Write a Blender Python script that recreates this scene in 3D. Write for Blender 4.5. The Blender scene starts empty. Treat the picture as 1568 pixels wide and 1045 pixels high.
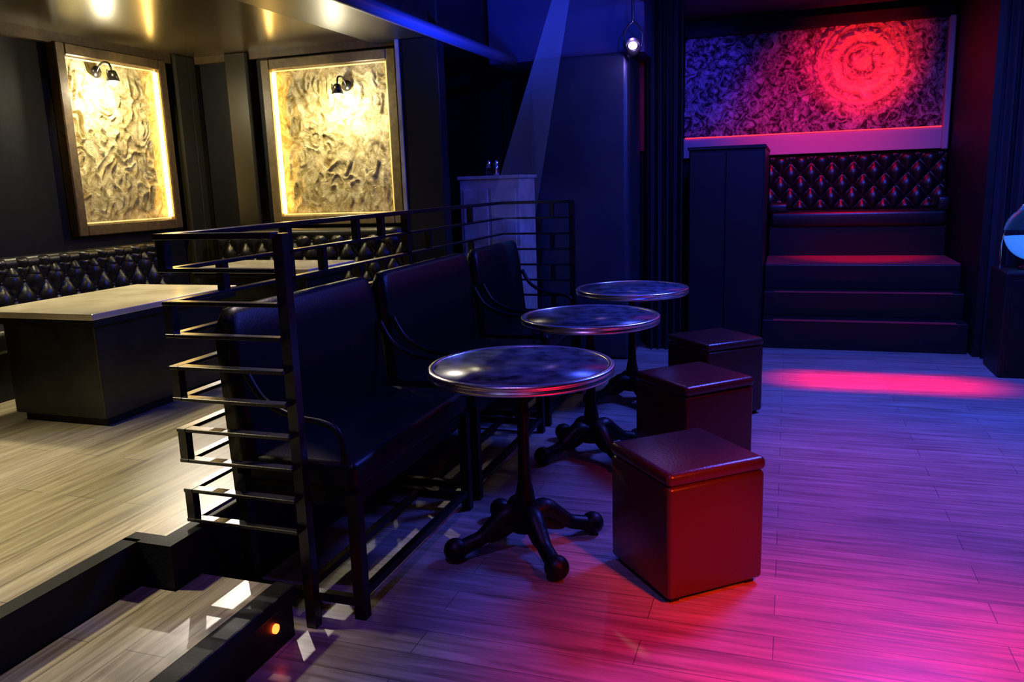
import bpy, bmesh, math, random
from mathutils import Vector, Matrix, noise
random.seed(4)
S=bpy.context.scene
S.view_settings.view_transform='Standard'
S.view_settings.look='None'
COL=S.collection
# ---------------------------------------------------------------- materials
def mat(name,col,rough=.5,metal=0,emit=None,es=0,spec=.5,bump=None,var=None,trans=0,coat=0):
    m=bpy.data.materials.new(name); m.use_nodes=True; nt=m.node_tree; b=nt.nodes['Principled BSDF']
    b.inputs['Base Color'].default_value=(*col,1); b.inputs['Roughness'].default_value=rough
    b.inputs['Metallic'].default_value=metal; b.inputs['Specular IOR Level'].default_value=spec
    b.inputs['Transmission Weight'].default_value=trans; b.inputs['Coat Weight'].default_value=coat
    if emit: b.inputs['Emission Color'].default_value=(*emit,1); b.inputs['Emission Strength'].default_value=es
    tc=nt.nodes.new('ShaderNodeTexCoord')
    n=nt.nodes.new('ShaderNodeTexNoise'); n.inputs['Scale'].default_value=(bump or (20,0))[0]; n.inputs['Detail'].default_value=5
    nt.links.new(tc.outputs['Object'],n.inputs['Vector'])
    if var:
        r=nt.nodes.new('ShaderNodeValToRGB'); r.color_ramp.elements[0].color=(*var,1); r.color_ramp.elements[1].color=(*col,1)
        r.color_ramp.elements[0].position=.35; r.color_ramp.elements[1].position=.65
        nt.links.new(n.outputs['Fac'],r.inputs['Fac']); nt.links.new(r.outputs['Color'],b.inputs['Base Color'])
    if bump:
        bp=nt.nodes.new('ShaderNodeBump'); bp.inputs['Strength'].default_value=bump[1]; bp.inputs['Distance'].default_value=.01
        nt.links.new(n.outputs['Fac'],bp.inputs['Height']); nt.links.new(bp.outputs['Normal'],b.inputs['Normal'])
    return m
def plank(name,c1,c2,rot=0,rough=.32):
    m=bpy.data.materials.new(name); m.use_nodes=True; nt=m.node_tree; b=nt.nodes['Principled BSDF']; L=nt.links.new
    tc=nt.nodes.new('ShaderNodeTexCoord'); mp=nt.nodes.new('ShaderNodeMapping'); mp.inputs['Rotation'].default_value=(0,0,rot)
    L(tc.outputs['Object'],mp.inputs['Vector'])
    br=nt.nodes.new('ShaderNodeTexBrick'); br.inputs['Scale'].default_value=1; br.inputs['Brick Width'].default_value=1.2; br.inputs['Row Height'].default_value=.15
    br.inputs['Mortar Size'].default_value=.0018; br.inputs['Mortar Smooth'].default_value=.5; br.offset=.37
    br.inputs['Color1'].default_value=(*c1,1); br.inputs['Color2'].default_value=(*c2,1); br.inputs['Mortar'].default_value=(.06,.055,.05,1)
    L(mp.outputs['Vector'],br.inputs['Vector'])
    mp2=nt.nodes.new('ShaderNodeMapping'); mp2.inputs['Scale'].default_value=(1.0,17,1); L(mp.outputs['Vector'],mp2.inputs['Vector'])
    n=nt.nodes.new('ShaderNodeTexNoise'); n.inputs['Scale'].default_value=1.8; n.inputs['Detail'].default_value=8; n.inputs['Roughness'].default_value=.62; n.inputs['Distortion'].default_value=.9
    L(mp2.outputs['Vector'],n.inputs['Vector'])
    r=nt.nodes.new('ShaderNodeValToRGB'); r.color_ramp.elements[0].position=.34; r.color_ramp.elements[1].position=.66
    r.color_ramp.elements[0].color=(.46,.44,.42,1); r.color_ramp.elements[1].color=(1.08,1.08,1.08,1); L(n.outputs['Fac'],r.inputs['Fac'])
    mx=nt.nodes.new('ShaderNodeMix'); mx.data_type='RGBA'; mx.blend_type='MULTIPLY'; mx.inputs['Factor'].default_value=1
    L(br.outputs['Color'],mx.inputs['A']); L(r.outputs['Color'],mx.inputs['B']); L(mx.outputs['Result'],b.inputs['Base Color'])
    mr=nt.nodes.new('ShaderNodeMapRange'); mr.inputs['To Min'].default_value=rough+.12; mr.inputs['To Max'].default_value=rough-.06
    L(n.outputs['Fac'],mr.inputs['Value']); L(mr.outputs['Result'],b.inputs['Roughness'])
    bp=nt.nodes.new('ShaderNodeBump'); bp.inputs['Strength'].default_value=.2; bp.inputs['Distance'].default_value=.003
    L(n.outputs['Fac'],bp.inputs['Height']); L(bp.outputs['Normal'],b.inputs['Normal'])
    return m
def foil(name,ca,cb,metal,rough,scale,dist=.03,p0=.38,p1=.62,disc=None):
    m=bpy.data.materials.new(name); m.use_nodes=True; nt=m.node_tree; b=nt.nodes['Principled BSDF']; L=nt.links.new
    tc=nt.nodes.new('ShaderNodeTexCoord')
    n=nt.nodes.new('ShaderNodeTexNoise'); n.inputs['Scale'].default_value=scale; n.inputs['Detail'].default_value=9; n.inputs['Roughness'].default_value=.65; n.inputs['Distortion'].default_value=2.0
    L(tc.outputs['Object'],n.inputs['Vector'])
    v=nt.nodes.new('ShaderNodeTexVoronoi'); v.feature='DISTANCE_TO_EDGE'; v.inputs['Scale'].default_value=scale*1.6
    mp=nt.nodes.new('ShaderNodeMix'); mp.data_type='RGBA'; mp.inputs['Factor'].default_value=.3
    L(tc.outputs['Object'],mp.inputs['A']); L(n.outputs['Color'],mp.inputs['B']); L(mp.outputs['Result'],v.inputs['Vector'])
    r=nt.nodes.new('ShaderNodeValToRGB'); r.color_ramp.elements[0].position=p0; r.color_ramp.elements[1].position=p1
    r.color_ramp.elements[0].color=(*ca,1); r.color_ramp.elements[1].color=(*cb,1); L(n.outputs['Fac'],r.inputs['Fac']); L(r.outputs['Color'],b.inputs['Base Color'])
    if disc:
        # medallion rings: relief shading put into the colour, bright ridges, dark grooves
        sb=nt.nodes.new('ShaderNodeVectorMath'); sb.operation='SUBTRACT'; sb.inputs[1].default_value=(disc[0],0,disc[1]); L(tc.outputs['Object'],sb.inputs[0])
        ml=nt.nodes.new('ShaderNodeVectorMath'); ml.operation='MULTIPLY'; ml.inputs[1].default_value=(1,0,1); L(sb.outputs[0],ml.inputs[0])
        ln=nt.nodes.new('ShaderNodeVectorMath'); ln.operation='LENGTH'; L(ml.outputs[0],ln.inputs[0])
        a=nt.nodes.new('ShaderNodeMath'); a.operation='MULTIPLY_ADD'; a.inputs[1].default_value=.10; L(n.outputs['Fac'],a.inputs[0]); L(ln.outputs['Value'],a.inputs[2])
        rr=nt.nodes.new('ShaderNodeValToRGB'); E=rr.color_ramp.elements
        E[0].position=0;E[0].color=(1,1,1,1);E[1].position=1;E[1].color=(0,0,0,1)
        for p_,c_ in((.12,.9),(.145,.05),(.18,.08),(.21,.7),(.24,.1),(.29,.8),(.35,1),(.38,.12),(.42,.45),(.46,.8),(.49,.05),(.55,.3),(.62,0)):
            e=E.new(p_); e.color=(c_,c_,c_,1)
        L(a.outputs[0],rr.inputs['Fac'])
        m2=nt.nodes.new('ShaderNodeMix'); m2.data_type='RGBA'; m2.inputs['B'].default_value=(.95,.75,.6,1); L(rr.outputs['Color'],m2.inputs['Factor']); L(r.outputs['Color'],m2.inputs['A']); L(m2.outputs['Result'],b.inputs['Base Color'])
    b.inputs['Metallic'].default_value=metal; b.inputs['Roughness'].default_value=rough
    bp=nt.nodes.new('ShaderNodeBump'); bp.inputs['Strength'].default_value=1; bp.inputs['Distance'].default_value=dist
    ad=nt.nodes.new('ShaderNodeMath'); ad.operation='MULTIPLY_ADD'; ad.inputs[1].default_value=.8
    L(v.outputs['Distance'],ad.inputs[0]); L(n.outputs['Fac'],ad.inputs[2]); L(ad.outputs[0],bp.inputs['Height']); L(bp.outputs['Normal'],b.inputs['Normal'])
    return m
CX,CZ=.68,2.73
M=dict(
 floor=plank('vinyl_plank_dance',(.33,.29,.27),(.26,.225,.21)),
 floorL=plank('vinyl_plank_lounge',(.40,.36,.26),(.32,.285,.20),math.pi/2),
 black=mat('black_paint',(.003,.003,.004),.5,bump=(30,.1),spec=.3),
 wall=mat('dark_wall_paint',(.004,.004,.005),.6,bump=(12,.2),var=(.002,.002,.003),spec=.25),
 wallg=mat('dark_gloss_panel',(.006,.007,.008),.4,bump=(3,.1),spec=.25),
 pier=mat('slate_gloss_panel',(.016,.024,.030),.38,bump=(2,.15),var=(.009,.013,.018)),
 pil=mat('olive_gloss_pilaster',(.018,.016,.010),.36,bump=(3,.1),spec=.35),
 ceil=mat('ceiling_black',(.03,.035,.08),.5,bump=(8,.2)),
 ceilg=mat('ceiling_gloss',(.05,.036,.016),.22,bump=(3,.12),spec=.8),
 steel=mat('black_steel',(.006,.006,.006),.28,metal=0,spec=.6,bump=(60,.05)),
 leather=mat('black_leather',(.005,.005,.006),.33,bump=(90,.12),spec=.5),
 leatherS=mat('settee_black_vinyl',(.002,.002,.003),.42,bump=(90,.12),spec=.2),
 leatherR=mat('oxblood_leather',(.050,.012,.010),.28,bump=(90,.12),spec=.5),
 copper=mat('brass_rim',(.98,.88,.80),.28,metal=1,bump=(40,.03)),
 iron=mat('cast_iron',(.002,.002,.003),.45,bump=(50,.2),spec=.25),
 ttop=mat('marbled_table_top',(.10,.125,.17),.28,bump=(13,.02),var=(.012,.018,.03),spec=.3),
 frame=mat('dark_wood_frame',(.09,.055,.02),.4,bump=(25,.2),var=(.05,.03,.012)),
 frameL=mat('light_wood_frame',(.15,.11,.05),.4,bump=(25,.2),var=(.10,.07,.03)),
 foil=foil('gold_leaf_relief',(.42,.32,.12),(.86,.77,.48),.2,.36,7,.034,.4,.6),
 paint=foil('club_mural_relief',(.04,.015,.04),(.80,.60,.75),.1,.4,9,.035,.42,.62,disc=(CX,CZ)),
 led=mat('led_strip_warm',(1,.8,.4),.5,emit=(1,.6,.14),es=20),
 ledlo=mat('led_strip_dim',(1,.8,.4),.5,emit=(1,.6,.14),es=.7),
 bulb=mat('bulb_glow',(1,1,.9),.5,emit=(1,.9,.6),es=90),
 ledr=mat('led_strip_red',(1,.05,.05),.5,emit=(1,.02,.02),es=3),
 redlamp=mat('red_indicator',(1,.1,.02),.5,emit=(1,.07,.01),es=10),
 curtain=mat('black_velvet',(.009,.009,.014),.8,bump=(60,.2),spec=.2),
 white=mat('white_cabinet_paint',(.36,.34,.28),.5,bump=(9,.3),var=(.24,.22,.18)),
 marble=mat('cream_table_laminate',(.62,.56,.40),.16,bump=(4,.03),var=(.44,.39,.26)),
 base=mat('weathered_black_panel',(.004,.004,.003),.35,bump=(5,.5),var=(.016,.015,.010)),
 pink=mat('pink_trim',(.45,.26,.30),.5,bump=(9,.1)),
 carpet=mat('red_carpet',(.35,.02,.03),.8,bump=(80,.4)),
 nosing=mat('rubber_nosing',(.003,.004,.006),.6,bump=(80,.2),spec=.25),
 chrome=mat('chrome',(.7,.7,.72),.15,metal=1),
 glass=mat('clear_glass',(.85,.92,1),.03,trans=1),
 lens=mat('par_lens_violet',(.5,.3,1),.3,emit=(.5,.35,1),es=12),
 globe=mat('globe_blue',(.1,.3,.9),.2,emit=(.05,.25,1),es=.8),
)
# haze: scattering cone added to imitate a lens-flare streak, lit by its own spot
hz=bpy.data.materials.new('flare_haze_mat'); hz.use_nodes=True; nt=hz.node_tree; nt.nodes.remove(nt.nodes['Principled BSDF'])
vs_=nt.nodes.new('ShaderNodeVolumeScatter'); vs_.inputs['Density'].default_value=.12; vs_.inputs['Color'].default_value=(.8,.9,1,1)
nt.links.new(vs_.outputs[0],nt.nodes['Material Output'].inputs['Volume']); M['flare_haze']=hz
# ---------------------------------------------------------------- helpers
def grp(name,loc=(0,0,0),rz=0):
    e=bpy.data.objects.new(name,None); e.empty_display_size=.1; COL.objects.link(e); e.location=loc; e.rotation_euler=(0,0,rz); return e
def mk(name,me,m,par=None,smooth=False):
    o=bpy.data.objects.new(name,me); COL.objects.link(o); me.materials.append(M[m] if isinstance(m,str) else m)
    if smooth:
        for p in me.polygons:p.use_smooth=True
    if par: o.parent=par
    return o
def box(name,x0,x1,y0,y1,z0,z1,m,par=None,bev=0,seg=2):
    bm=bmesh.new(); bmesh.ops.create_cube(bm,size=1)
    for v in bm.verts: v.co=Vector(((x0+x1)/2+v.co.x*(x1-x0),(y0+y1)/2+v.co.y*(y1-y0),(z0+z1)/2+v.co.z*(z1-z0)))
    if bev: bmesh.ops.bevel(bm,geom=bm.edges[:],offset=bev,segments=seg,affect='EDGES',profile=.5)
    me=bpy.data.meshes.new(name); bm.to_mesh(me); bm.free(); 
    o=mk(name,me,m,par); 
    if bev and seg>2:
        for p in me.polygons:p.use_smooth=True
    return o
def boxes(name,lst,m,par=None,bev=0):
    bm=bmesh.new()
    for x0,x1,y0,y1,z0,z1 in lst:
        r=bmesh.ops.create_cube(bm,size=1)
        for v in r['verts']: v.co=Vector(((x0+x1)/2+v.co.x*(x1-x0),(y0+y1)/2+v.co.y*(y1-y0),(z0+z1)/2+v.co.z*(z1-z0)))
    if bev: bmesh.ops.bevel(bm,geom=bm.edges[:],offset=bev,segments=1,affect='EDGES')
    me=bpy.data.meshes.new(name); bm.to_mesh(me); bm.free(); return mk(name,me,m,par)
def lathe(name,prof,m,par=None,n=48,loc=(0,0,0)):
    vs=[];fs=[]
    for r,z in prof:
        for i in range(n):
            a=2*math.pi*i/n; vs.append((loc[0]+r*math.cos(a),loc[1]+r*math.sin(a),loc[2]+z))
    for j in range(len(prof)-1):
        for i in range(n): fs.append((j*n+i,j*n+(i+1)%n,(j+1)*n+(i+1)%n,(j+1)*n+i))
    fs.append(tuple(reversed(range(n)))); fs.append(tuple(range((len(prof)-1)*n,len(prof)*n)))
    me=bpy.data.meshes.new(name); me.from_pydata(vs,[],fs); me.update(); o=mk(name,me,m,par,True)
    return o
def tube(name,pts,rad,m,par=None,n=10):
    pts=[Vector(p) for p in pts]
    P=[];Rr=[]
    if not isinstance(rad,(list,tuple)): rad=[rad]*len(pts)
    for i in range(len(pts)-1):
        p0=pts[max(i-1,0)];p1=pts[i];p2=pts[i+1];p3=pts[min(i+2,len(pts)-1)]
        for k in range(5):
            t=k/5; P.append(.5*((2*p1)+(-p0+p2)*t+(2*p0-5*p1+4*p2-p3)*t*t+(-p0+3*p1-3*p2+p3)*t**3)); Rr.append(rad[i]*(1-t)+rad[i+1]*t)
    P.append(pts[-1]);Rr.append(rad[-1])
    vs=[];fs=[]
    for i,p in enumerate(P):
        d=(P[min(i+1,len(P)-1)]-P[max(i-1,0)]).normalized()
        u=d.cross(Vector((0,0,1))); 
        if u.length<.1:u=d.cross(Vector((0,1,0)))
        u.normalize(); w=d.cross(u)
        for k in range(n):
            a=2*math.pi*k/n; vs.append(p+(u*math.cos(a)+w*math.sin(a))*Rr[i])
    for i in range(len(P)-1):
        for k in range(n): fs.append((i*n+k,i*n+(k+1)%n,(i+1)*n+(k+1)%n,(i+1)*n+k))
    fs.append(tuple(range(n)));fs.append(tuple(reversed(range((len(P)-1)*n,len(P)*n))))
    me=bpy.data.meshes.new(name); me.from_pydata(vs,[],fs); me.update(); 
    bm=bmesh.new();bm.from_mesh(me);bmesh.ops.recalc_face_normals(bm,faces=bm.faces[:]);bm.to_mesh(me);bm.free()
    return mk(name,me,m,par,True)
def sphere(name,c,r,m,par=None):
    bm=bmesh.new(); bmesh.ops.create_uvsphere(bm,u_segments=32,v_segments=20,radius=r)
    bmesh.ops.translate(bm,verts=bm.verts,vec=c); me=bpy.data.meshes.new(name); bm.to_mesh(me); bm.free(); return mk(name,me,m,par,True)
def sheet(name,f,nu,nv,m,par=None):
    vs=[f(i/nu,j/nv) for j in range(nv+1) for i in range(nu+1)]
    fs=[(j*(nu+1)+i,j*(nu+1)+i+1,(j+1)*(nu+1)+i+1,(j+1)*(nu+1)+i) for j in range(nv) for i in range(nu)]
    me=bpy.data.meshes.new(name); me.from_pydata(vs,[],fs); me.update(); return mk(name,me,m,par,True)
def tuft(name,org,udir,ndir,W,H,cw,ch,amp,m,par):
    org=Vector(org);ud=Vector(udir);nd=Vector(ndir)
    def f(u,v):
        x=u*W;z=v*H; a=x/cw+z/ch; b=x/cw-z/ch
        p=(abs(math.sin(math.pi*a))*abs(math.sin(math.pi*b)))**.45
        e=min(1,min(v,1-v)*H/.03)**.5 
        return org+ud*x+Vector((0,0,z))+nd*(amp*p*e)
    o=sheet(name,f,int(W/.012),int(H/.012),m,par)
    bm=bmesh.new()
    for i in range(-1,int(W/cw*2)+2):
        for j in range(0,int(H/ch*2)+2):
            if (i+j)%2: continue
            x=i*cw/2; z=j*ch/2
            if .02<x<W-.02 and .03<z<H-.03:
                c=org+ud*x+Vector((0,0,z))+nd*.008
                bmesh.ops.create_icosphere(bm,subdivisions=1,radius=.012,matrix=Matrix.Translation(c))
    me=bpy.data.meshes.new(name+'_buttons');bm.to_mesh(me);bm.free();mk(name+'_buttons',me,m,par,True)
    return o
def light(kind,name,loc,col,e,size=.1,tgt=None,ang=60,blend=.6,sy=None,spread=None):
    l=bpy.data.lights.new(name,kind); l.color=col; l.energy=e
    if kind=='AREA':
        l.size=size
        if sy: l.shape='RECTANGLE'; l.size_y=sy
        if spread: l.spread=math.radians(spread)
    else: l.shadow_soft_size=size
    if kind=='SPOT': l.spot_size=math.radians(ang); l.spot_blend=blend
    o=bpy.data.objects.new(name,l); COL.objects.link(o); o.location=loc
    if tgt: o.rotation_euler=(Vector(tgt)-Vector(loc)).to_track_quat('-Z','Y').to_euler()
    return o
PZ=.36
# ---------------------------------------------------------------- room shell
box('floor',-5.3,3.3,-2.2,9.9,-.1,0,'floor')
boxes('floor_lounge',[(-5.1,-2.24,-2.2,6.95,.0,PZ),(-2.24,-2.13,2.17,6.95,.0,PZ)],'floorL')
boxes('trim_5',[(-2.27,-2.2,-2.2,2.12,PZ-.34,PZ+.006),(-2.27,-2.05,2.1,2.17,PZ-.34,PZ+.006),(-2.13,-2.05,2.17,6.95,0,PZ+.006)],'nosing')
g=grp('platform_step',(-1.93,.1,0))
box('step_body',-.265,.27,-2.2,1.99,.0,.185,'black',g)
box('step_body_end',-.11,.27,1.99,2.14,.0,.185,'black',g)
box('step_planks',-.265,.21,-2.2,1.99,.185,.197,'floorL',g)
box('step_planks_end',-.11,.21,1.99,2.13,.185,.197,'floorL',g)
box('step_nosing',.2,.29,-2.2,2.15,.15,.203,'nosing',g,.008)
g2=lathe('step_indicator_light',[(.001,0),(.017,0),(.017,.008),(.001,.012)],'redlamp',None,20); g2.rotation_euler=(0,math.pi/2,0); g2.location=(-1.66,2.13,.09)
box('wall_left',-5.3,-5.1,-2.2,9.9,0,3.5,'wall')
box('wall_right',3.1,3.3,-2.2,9.9,0,3.5,'wall')
box('wall_front',-5.3,3.3,-2.4,-2.2,0,3.5,'wall')
box('wall_back',-5.3,3.3,9.55,9.75,0,3.5,'wall')
box('wall_lounge_back',-5.1,-2.9,6.15,6.3,PZ,3.3,'wall')
box('wall_bar_back',-5.1,-1.28,7.75,7.9,0,3.3,'wall')
box('ceiling',-5.3,3.3,-2.4,9.9,3.3,3.45,'ceil')
box('ceiling_lounge',-5.1,-3.2,-2.2,6.15,2.78,3.3,'ceilg')
box('ceiling_beam',-3.2,-2.62,-2.2,7.75,2.74,3.3,'wallg')
box('ceiling_cross_beam',-2.6,-1.2,7.1,7.75,2.66,3.3,'ceil')
g=grp('ceiling_pipe'); tube('pipe',[(-2.48,-2,2.68),(-2.46,1,2.68),(-2.42,4,2.67),(-2.36,7.05,2.66)],.045,'ceil',g,16)
for i,y in enumerate((.5,3,5.5)): box('bracket_%d'%i,-2.47,-2.41,y,y+.03,2.68,3.3,'steel',g)
g=grp('ceiling_pipe'); tube('pipe',[(-1.2,-2,3.12),(-1.2,7.1,3.12)],.06,'ceil',g,16)
for i,y in enumerate((1,4,6.5)): box('bracket_%d'%i,-1.22,-1.18,y,y+.03,3.1,3.3,'steel',g)
boxes('trim_1',[(-5.1,-5.0,5.84,6.0,PZ,2.78),(-4.66,-4.44,6.05,6.15,PZ,2.78),(-5.1,-5.0,6.0,6.15,PZ,2.78)],'pil',bev=.01)
boxes('trim_2',[(-5.1,-5.04,2,6.15,2.70,2.78),(-5.1,-2.9,6.09,6.15,2.72,2.78)],'frame')
g=grp('partition_panel'); box('panel',-2.98,-2.62,5.98,6.12,PZ,2.74,'wallg',g,.008); box('edge_trim',-2.975,-2.945,5.965,5.985,PZ,2.74,'white',g)
# ---------------------------------------------------------------- pictures
def picture(name,W,H,loc,rz,ledside,fm):
    g=grp(name,loc,rz)
    t=.085
    boxes('frame',[(-W/2,-W/2+t,-.09,0,0,H),(W/2-t,W/2,-.09,0,0,H),(-W/2+t,W/2-t,-.09,0,0,t),(-W/2+t,W/2-t,-.09,0,H-t,H)],fm,g,.008)
    boxes('frame_inner',[(-W/2+t,-W/2+t+.02,-.05,-.005,t,H-t),(W/2-t-.02,W/2-t,-.05,-.005,t,H-t)],'marble',g)
    w=W-2*t;h=H-2*t
    def f(u,v):
        p=Vector((u*w*6,v*h*3.6,loc[1]*3)); d=noise.noise(p*1.2+Vector((noise.noise(p)*2,0,0)))*.6+noise.noise(p*3.1)*.4
        rd=abs(noise.noise(p*1.6+Vector((5,noise.noise(p*1.5)*2,0))))
        e=min(1,min(u,1-u,v,1-v)*8)
        return (-w/2+u*w,-.012-(.024*abs(d)+.024*(1-min(1,rd*5)))*e,t+v*h)
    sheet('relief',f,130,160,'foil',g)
    box('backing',-W/2+t,W/2-t,-.008,0,t,H-t,'frame',g)
    s=ledside; x=s*(w/2-.022)
    box('led_strip',x-.014,x+.014,-.07,-.05,t+.02,H-t-.02,'led',g)
    boxes('led_strip_side',[(-w/2+.02,w/2-.02,-.05,-.04,H-t-.016,H-t-.006),(-w/2+.02,w/2-.02,-.05,-.04,t+.006,t+.016),(-x-.005,-x+.005,-.05,-.04,t+.02,H-t-.02)],'ledlo',g)
    return g
picture('gold_relief_picture',1.10,1.40,(-5.1,5.19,1.31),math.pi/2,1,'frame')
picture('gold_relief_picture',1.28,1.40,(-3.665,6.15,1.30),0,-1,'frameL')
def plamp(loc,rz):
    g=grp('picture_wall_lamp',loc,rz)
    o=lathe('backplate',[(.001,0),(.045,0),(.045,.015),(.001,.02)],'steel',g,24); o.rotation_euler=(math.pi/2,0,0); o.location=(0,-.03,0)
    tube('arm',[(0,-.04,0),(0,-.1,.06),(0,-.17,.05),(0,-.19,-.02)],.008,'steel',g)
    tube('yoke',[(-.045,-.19,.0),(-.045,-.19,-.05),(0,-.19,-.09)],.006,'steel',g,8)
    lathe('shade',[(.018,.0),(.03,-.01),(.05,-.08),(.046,-.08),(.026,-.015),(.01,-.01)],'steel',g,28,(0,-.19,0))
    sphere('bulb',(0,-.19,-.085),.03,'bulb',g)
plamp((-5.08,5.02,2.54),math.pi/2)
plamp((-3.5,6.13,2.44),0)
# ---------------------------------------------------------------- tufted banquettes lounge
g=grp('tufted_banquette',(-5.1,3.9,PZ))
L0=-3.9;L1=1.55
box('plinth',.04,.5,L0,L1,0.0,.3,'black',g)
box('seat',.03,.56,L0,L1,.3,.45,'leather',g,.04,4)
box('back_board',.02,.12,L0,L1,.45,.80,'leather',g,.02,3)
tuft('tufted_back',(.13,L0,.45),(0,1,0),(1,0,0),L1-L0,.35,.17,.24,.055,'leather',g)
tuft('rolled_top',(.10,L0,.70),(0,1,0),(1,0,0),L1-L0,.16,.17,.3,.09,'leather',g)
tube('top_roll',[(.11,L0,.81),(.11,-1,.81),(.11,L1,.81)],.05,'leather',g,14)
g=grp('tufted_banquette',(-3.9,6.1,PZ))
box('plinth',-.62,.9,-.5,-.04,0,.3,'black',g)
box('seat',-.62,.9,-.56,-.03,.3,.45,'leather',g,.04,4)
box('back_board',-.9,.9,-.12,-.02,.45,.84,'leather',g,.02,3)
tuft('tufted_back',(-.9,-.13,.45),(1,0,0),(0,-1,0),1.8,.42,.17,.24,.06,'leather',g)
tube('top_roll',[(-.9,-.11,.87),(0,-.11,.87),(.9,-.11,.87)],.05,'leather',g,14)
# ---------------------------------------------------------------- lounge tables
def ltable(x0,x1,y0,y1,zt):
    g=grp('lounge_table',((x0+x1)/2,(y0+y1)/2,PZ)); w=(x1-x0)/2;d=(y1-y0)/2;h=zt-PZ
    box('table_top',-w,w,-d,d,h-.035,h,'marble',g,.006)
    box('top_edge',-w+.01,w-.01,-d+.01,d-.01,h-.07,h-.035,'black',g)
    box('pedestal',-w+.12,w-.05,-d+.05,d-.1,.05,h-.07,'base',g,.01)
    box('kick',-w+.15,w-.09,-d+.09,d-.14,0,.05,'black',g)
ltable(-4.25,-3.42,3.17,4.35,1.0)
ltable(-4.15,-3.15,4.78,5.42,1.06)
# ---------------------------------------------------------------- railing
g=grp('steel_railing')
bars=[];zs=[1.455-.118*i for i in range(10)]
XR=-2.09;YN=2.28;YF=5.85;XP=-1.625
for i,z in enumerate(zs):
    w=.02 if i else .024;t=.007 if i else .011
    bars.append((XR-w,XR+w,YN-w,YF+w,z-t,z+t))
    bars.append((XR+w,XP,YN-w,YN+w,z-t,z+t))
    bars.append((XR+w,-1.52,YF-w,YF+w,z-t,z+t))
con=[]
for i in range(9):
    z0=zs[i+1];z1=zs[i]
    if i%2==0: ys=[YN+.0,YN+1.35,3.9,5.2]
    else: ys=[YN+.30,YN+.75,3.3,4.5]
    for y in ys: con.append((XR-.017,XR+.017,y-.017,y+.017,z0,z1))
    con.append((-1.8 if i%2 else -1.7,-1.77 if i%2 else -1.67,YF-.017,YF+.017,z0,z1))
boxes('bars',bars,'steel',g,.002); boxes('connectors',con,'steel',g)
boxes('posts',[(XP-.02,XP+.02,YN+.015,YN+.055,.0,1.46),(-1.55,-1.51,YF-.02,YF+.02,0,1.46),(XR-.02,XR+.02,4.18,4.22,PZ+.01,1.455),(XR-.02,XR+.02,3.0,3.04,PZ+.01,1.455)],'steel',g)
# ---------------------------------------------------------------- settees
def settee(y0,y1):
    L=(y1-y0)/2; g=grp('black_settee',(-1.74,(y0+y1)/2,0))
    box('seat',-.26,.285,-L,L,.51,.62,'leatherS',g,.03,4)
    box('apron',-.26,.26,-L+.02,L-.02,.44,.515,'leatherS',g)
    prof=[(-.22,.40),(-.15,.60),(-.19,1.05),(-.205,1.15),(-.225,1.175),(-.255,1.175),(-.27,1.15),(-.265,1.0),(-.25,.40)]
    vs=[];fs=[];n=len(prof);ny=30
    for j in range(ny+1):
        y=-L+2*L*j/ny; e=min(1,(min(j,ny-j)/ny)/.06); k=math.sqrt(max(0,1-(1-e)**2))
        for x,z in prof: 
            zz=z if z<.7 else .62+(z-.62)*(.90+.10*k)
            vs.append((x,y,zz))
    for j in range(ny):
        for i in range(n): fs.append((j*n+i,j*n+(i+1)%n,(j+1)*n+(i+1)%n,(j+1)*n+i))
    fs.append(tuple(range(n)));fs.append(tuple(reversed(range(ny*n,ny*n+n))))
    me=bpy.data.meshes.new('back');me.from_pydata(vs,[],fs);me.update()
    bm=bmesh.new();bm.from_mesh(me);bmesh.ops.recalc_face_normals(bm,faces=bm.faces[:]);bm.to_mesh(me);bm.free()
    mk('back',me,'leatherS',g,True)
    for s,nm in((-1,'near'),(1,'far')):
        y=s*(L-.02)
        tube('arm_'+nm,[(-.17,y,.95),(-.10,y,.84),(.02,y,.78),(.16,y,.76),(.22,y,.72),(.235,y,.6)],[.016,.014,.013,.013,.013,.013],'leatherS',g,8)
        boxes('legs_'+nm,[(.24,.285,y-.022,y+.022,0,.5),(-.24,-.2,y-.022,y+.022,0,.5),(-.2,.25,y-.015,y+.015,.05,.085)],'iron',g)
    boxes('stretchers',[(.25,.28,-L+.03,L-.03,.08,.11),(-.02,.01,-L+.03,L-.03,.05,.08)],'iron',g)
settee(2.40,3.50); settee(3.60,4.78); settee(4.90,5.79)
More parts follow.
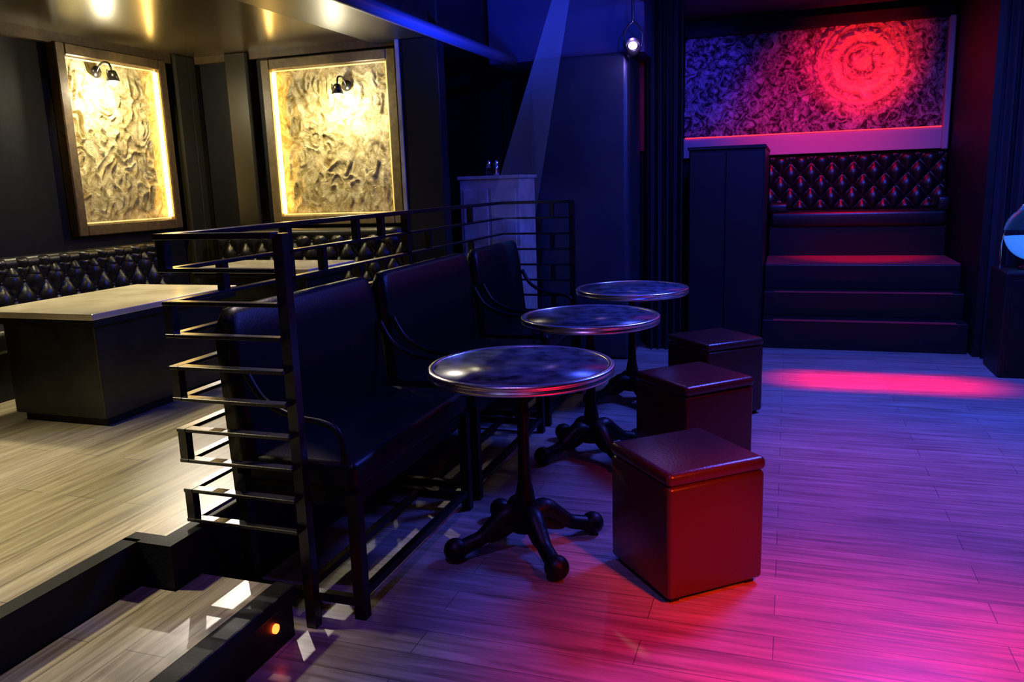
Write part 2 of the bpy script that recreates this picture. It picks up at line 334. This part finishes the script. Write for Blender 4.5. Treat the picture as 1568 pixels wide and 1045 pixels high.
# ---------------------------------------------------------------- bistro tables
def bistro(x,y,rz):
    g=grp('bistro_table',(x,y,0),rz); H=.84
    lathe('table_top',[(.001,H-.03),(.375,H-.03),(.375,H),(.001,H)],'ttop',g,72)
    lathe('rim',[(.376,H-.042),(.392,H-.042),(.398,H-.036),(.398,H-.028),(.392,H-.023),(.392,H-.018),(.399,H-.013),(.399,H-.003),(.393,H+.003),(.376,H+.003),(.372,H-.0),(.372,H-.035)],'copper',g,72)
    lathe('under_plate',[(.001,H-.05),(.14,H-.05),(.16,H-.03),(.001,H-.03)],'iron',g,32)
    lathe('column',[(.001,.09),(.07,.09),(.075,.13),(.05,.17),(.035,.2),(.045,.23),(.04,.26),(.03,.31),(.026,.42),(.024,.56),(.03,.60),(.038,.62),(.03,.645),(.024,.66),(.022,.70),(.026,.74),(.045,.77),(.06,.79),(.001,.79)],'iron',g,28)
    for i in range(4):
        a=math.radians(40+90*i);c,s=math.cos(a),math.sin(a)
        P=lambda r,z:(r*c,r*s,z)
        tube('foot_%d'%(i+1),[P(.03,.15),P(.09,.17),P(.15,.13),P(.21,.085),P(.27,.065),P(.32,.05)],[.05,.046,.038,.033,.034,.038],'iron',g,12)
        tube('scroll_%d'%(i+1),[P(.06,.12),P(.12,.09),P(.17,.075),P(.2,.09)],[.03,.028,.022,.016],'iron',g,8)
        sphere('toe_%d'%(i+1),P(.33,.052),.052,'iron',g)
bistro(-1.06,3.15,0); bistro(-1.06,4.42,.1); bistro(-1.04,5.63,-.1)
# ---------------------------------------------------------------- stools
def stool(x,y,ang,s=.45):
    g=grp('cube_stool',(x,y,0),math.radians(ang)); h=s/2
    box('body',-h+.004,h-.004,-h+.004,h-.004,.02,.475,'leatherR',g,.02,4)
    box('seat_pad',-h,h,-h,h,.475,.53,'leatherR',g,.024,5)
    boxes('feet',[(a*(h-.05)-.02,a*(h-.05)+.02,b*(h-.05)-.02,b*(h-.05)+.02,0,.025) for a in(-1,1) for b in(-1,1)],'black',g)
stool(-.36,3.11,41); stool(-.47,4.40,45,.47); stool(-.45,5.53,42,.47)
# ---------------------------------------------------------------- back booth
g=grp('raised_booth',(.66,8.5,0))
a=-.86;b=.86
box('step_1',a,b,-.78,1.0,.0,.27,'wallg',g,.01); box('step_2',a,b,-.52,1.0,.27,.5,'wallg',g,.01); box('step_3',a,b,-.28,1.0,.5,.735,'wallg',g,.01)
box('carpet',a+.01,b-.01,-.26,.55,.735,.745,'carpet',g)
box('tread_1',a+.1,b-.1,-.785,-.75,.262,.274,'carpet',g); box('tread_2',a+.1,b-.1,-.525,-.49,.492,.504,'carpet',g)
box('seat_base',a+.02,b-.02,.52,.95,.745,1.06,'leather',g)
box('seat_cushion',a+.02,b-.02,.47,.92,1.05,1.21,'leather',g,.04,4)
box('arm_left',a,a+.2,.47,.9,1.2,1.3,'leather',g,.03,4); box('arm_right',b-.12,b,.47,.9,1.2,1.34,'leather',g,.03,4)
tuft('tufted_back',(a,.90,1.2),(1,0,0),(0,-1,0),b-a,.59,.21,.26,.055,'leather',g)
box('back_board',a,b,.90,1.0,1.2,1.79,'leather',g)
g=grp('black_cupboard',(-.55,8.45,0))
box('carcass',-.33,.34,-.80,.85,0,1.84,'wallg',g,.006); box('top_board',-.34,.345,-.83,.86,1.84,1.87,'black',g,.004)
boxes('doors',[(-.32,-.005,-.815,-.80,.06,1.82),(.005,.33,-.815,-.80,.06,1.82)],'wallg',g,.004)
# mural
g=grp('relief_mural',(0,9.5,0))
def f(u,v):
    x=-1.14+u*2.62; z=2.04+v*1.07
    p=Vector((x*3,z*3,0)); d=noise.noise(p)*.5+noise.noise(p*2.6+Vector((3,1,0)))*.4+noise.noise(p*7)*.35+noise.noise(p*15)*.2
    r=math.hypot(x-CX,z-CZ); r2=r+.02*noise.noise(p*3)
    ring=0
    if r<.56:
        for c,w_,h_ in((0,.07,.07),(.17,.03,.04),(.28,.045,.06),(.38,.025,.04),(.46,.03,.04)):
            ring+=h_*math.exp(-((r2-c)/w_)**2)
    return (x,-.03-abs(d)*.06*(.5 if r<.45 else 1)-ring*(1+.8*noise.noise(p*9)),z)
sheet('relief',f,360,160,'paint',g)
box('backing',-1.14,1.5,-.02,.03,1.95,3.12,'frame',g)
boxes('frame',[(-1.14,1.5,-.13,.03,3.1,3.22)],'curtain',g,.01)
boxes('frame_side',[(1.46,1.52,-.16,.03,1.8,3.1)],'pink',g,.01)
box('ledge',-1.14,1.46,-.14,.02,1.81,2.03,'pink',g,.006)
box('led_strip',-1.12,1.45,-.15,-.13,2.025,2.035,'ledr',g)
box('wall_booth_right',1.54,1.66,7.62,9.55,0,3.3,'wall')
box('wall_booth_left',-1.30,-1.2,7.7,9.55,0,3.3,'wall')
box('trim_3',-1.9,-1.27,7.70,7.76,1.86,2.75,'carpet')
def curtain(name,x0,x1,y,z0,z1,k):
    W=x1-x0
    def f(u,v):
        a=.045*(1-.25*v)
        return (-W/2+u*W,a*math.sin(u*k)+.012*math.sin(u*k*2.3+v*3),z0+v*(z1-z0))
    g=grp(name,((x0+x1)/2,y,0)); sheet('cloth',f,200,20,'curtain',g)
    tube('rod',[(-W/2-.02,0,z1+.01),(0,0,z1+.01),(W/2+.02,0,z1+.01)],.014,'steel',g)
curtain('stage_curtain',-1.25,-.92,7.52,.0,3.27,30)
curtain('stage_curtain',1.58,3.05,7.52,.0,3.27,85)
box('wall_pier',-2.19,-1.31,6.97,7.55,.0,2.66,'pier',None,.05,6)
# white cabinet + shakers
g=grp('white_bar_cabinet',(-2.46,6.68,PZ))
box('carcass',-.22,.32,-.22,.22,0,1.28,'white',g,.006); box('top',-.235,.335,-.24,.24,1.28,1.31,'white',g,.006)
boxes('door_panels',[(-.19,.04,-.232,-.22,.08,1.2),(.06,.29,-.232,-.22,.08,1.2)],'white',g,.006)
for i,dx in enumerate((-.10,-.03)):
    s=grp('salt_shaker' if i==0 else 'pepper_mill',(-2.36+dx,6.6,PZ+1.31)); lathe('body',[(.001,0),(.024,0),(.026,.02),(.018,.06),(.022,.09),(.001,.09)],'glass' if i==0 else 'chrome',s,20); lathe('cap',[(.022,.09),(.024,.1),(.016,.13),(.001,.135)],'chrome',s,20)
boxes('trim_4',[(-2.7,-2.66,7.70,7.75,.6,2.5),(-2.2,-2.16,7.70,7.75,.6,2.5),(-2.7,-2.16,7.70,7.75,2.46,2.5),(-2.7,-2.16,7.7,7.75,1.5,1.54)],'wallg')
# speaker + globe
g=grp('subwoofer_speaker',(1.95,7.12,0)); box('cabinet',-.38,.4,-.25,.25,0,.82,'black',g,.015); box('grille',-.33,.35,-.262,-.25,.06,.76,'black',g,.004)
g=grp('glass_globe_lamp',(1.80,7.1,.82)); lathe('base',[(.001,0),(.1,0),(.1,.02),(.04,.04),(.035,.08),(.001,.08)],'steel',g,28)
sphere('globe',(0,0,.28),.215,'glass',g); lathe('water_bowl',[(.001,.1),(.1,.13),(.16,.19),(.188,.26),(.001,.26)],'globe',g,32)
tube('wire_stand',[(-.22,0,.0),(-.22,0,.25),(-.1,0,.49),(.05,0,.52)],.008,'chrome',g)
g=grp('stage_par_light',(-1.25,6.85,2.66)); 
o=lathe('can',[(.03,-.1),(.055,-.09),(.06,.06),(.055,.06),(.05,-.02),(.001,-.02)],'steel',g,24); o.rotation_euler=(math.radians(70),0,math.radians(10))
o=lathe('lens',[(.001,.035),(.036,.035),(.03,.042),(.001,.045)],'lens',g,24); o.rotation_euler=(math.radians(70),0,math.radians(10))
tube('yoke',[(-.07,0,0),(-.07,0,.12),(0,0,.2),(.07,0,.12),(.07,0,0)],.008,'steel',g); tube('hanger',[(0,0,.2),(0,0,.4),(0,0,.64)],.012,'steel',g)
# haze cone and added spot that stand in for a lens-flare streak
A0=Vector((-1.41,5.6,3.2)); B0=Vector((-1.92,5.6,1.35)); D=(B0-A0)
g=grp('flare_haze_cone',A0); g.rotation_euler=D.to_track_quat('-Z','Y').to_euler()
lathe('flare_haze',[(.03,0),(.17,-D.length)],'flare_haze',g,32)
light('SPOT','flare_spot',A0+D.normalized()*-.02,(.05,.22,1),900,.01,B0,8,1)
# ---------------------------------------------------------------- lights
W=bpy.data.worlds.new('club_dark'); S.world=W; W.use_nodes=True; W.node_tree.nodes['Background'].inputs[0].default_value=(.02,.03,.12,1); W.node_tree.nodes['Background'].inputs[1].default_value=.05
warm=(1,.85,.50); blue=(.01,.04,1); red=(1,.0,.0); mag=(.8,.01,.28)
light('POINT','lamp_glow_1',(-4.90,5.02,2.40),(1,.9,.6),26,.03)
light('POINT','lamp_glow_2',(-3.5,5.95,2.30),(1,.9,.6),22,.03)
light('SPOT','warm_pic_1',(-4.5,4.6,2.7),(1,.78,.34),80,.03,(-5.1,5.25,1.8),75,.8)
light('SPOT','warm_pic_2',(-3.8,5.5,2.7),(1,.80,.36),62,.03,(-3.65,6.15,1.8),75,.8)
light('SPOT','warm_down_1',(-3.5,1.8,2.75),warm,430,.12,(-3.2,1.8,.3),80,.8)
light('SPOT','warm_down_2',(-4.0,3.9,2.75),warm,250,.10,(-4.1,3.8,.3),75,.8)
light('SPOT','warm_down_3',(-3.7,5.2,2.75),warm,100,.10,(-3.9,5.1,.3),80,.8)
light('SPOT','warm_streaks',(-4.6,5.4,2.7),(1,.88,.75),420,.02,(-1.7,3.0,0),30,.6)
light('SPOT','white_step',(-2.2,3.6,2.6),(1,.80,.75),130,.03,(-1.95,1.5,.2),32,.6)
light('AREA','blue_wash',(1.0,5.6,3.22),(.06,.10,1),260,.8,(1.0,5.6,0))
light('SPOT','violet_front',(-.9,1.2,3.2),(.26,.12,1),120,.05,(-1.2,3.0,0),54,1)
light('SPOT','blue_back',(.2,3.0,3.1),blue,420,.08,(-1.7,7.2,1.8),60,.9)
light('SPOT','cyan_col',(-1.2,4.8,3.15),(.06,.32,1),300,.05,(-1.85,7.1,1.9),26,1)
light('SPOT','blue_ceiling_fill',(-1.6,5.0,1.9),(.01,.05,1),900,.2,(-1.9,5.4,3.3),120,1)  # unseen fill lamp in mid-air, added to brighten the ceiling
light('SPOT','red_front',(1.9,1.0,3.2),red,2300,.06,(.65,2.05,0),44,1)
light('SPOT','red_stool',(1.3,1.3,2.0),(1,.07,.0),420,.05,(-.28,2.92,.28),18,1)
light('SPOT','mag_mid',(1.0,4.2,3.2),mag,230,.08,(.55,4.1,0),60,1)
light('SPOT','red_mural',(.9,8.4,2.2),(1,.015,.0),240,.03,(.70,9.5,2.72),66,1)
light('SPOT','mag_mural',(.2,8.1,3.1),(1,.0,.08),150,.04,(.3,9.5,2.1),80,1)
light('SPOT','violet_mural',(-.6,8.1,3.1),(.06,.03,1),75,.04,(-.95,9.5,2.6),56,.9)
light('SPOT','red_booth',(.7,7.9,3.25),red,200,.04,(.7,8.9,.9),34,.8)
light('AREA','red_floor_streak',(.75,6.6,3.2),red,17,1.3,(.75,6.55,0),sy=.06,spread=14)
light('POINT','violet_par',(-1.2,6.7,2.62),(.4,.25,1),8,.04)
light('AREA','club_front_pink',(.8,-1.6,2.8),(1,.15,.3),5,.35,(-.6,3.2,.8))
light('AREA','club_front_white',(-1.6,-1.2,2.8),(.4,.45,1),3,.25,(-1.0,3.5,.8))
# ---------------------------------------------------------------- camera
cam=bpy.data.cameras.new('cam'); co=bpy.data.objects.new('camera',cam); COL.objects.link(co); S.camera=co
cam.sensor_fit='HORIZONTAL'; cam.sensor_width=36; cam.lens=1220/1568*36
t,r,y=math.radians(11.2),math.radians(-1.9),math.radians(19.2)
F=Vector((-math.sin(y)*math.cos(t),math.cos(y)*math.cos(t),-math.sin(t))); Rt=Vector((math.cos(y),math.sin(y),0)); U=Rt.cross(F)
R2=Rt*math.cos(r)+U*math.sin(r); U2=-Rt*math.sin(r)+U*math.cos(r)
co.matrix_world=Matrix(((R2.x,U2.x,-F.x,0),(R2.y,U2.y,-F.y,0),(R2.z,U2.z,-F.z,1.6),(0,0,0,1)))
cam.clip_start=.05
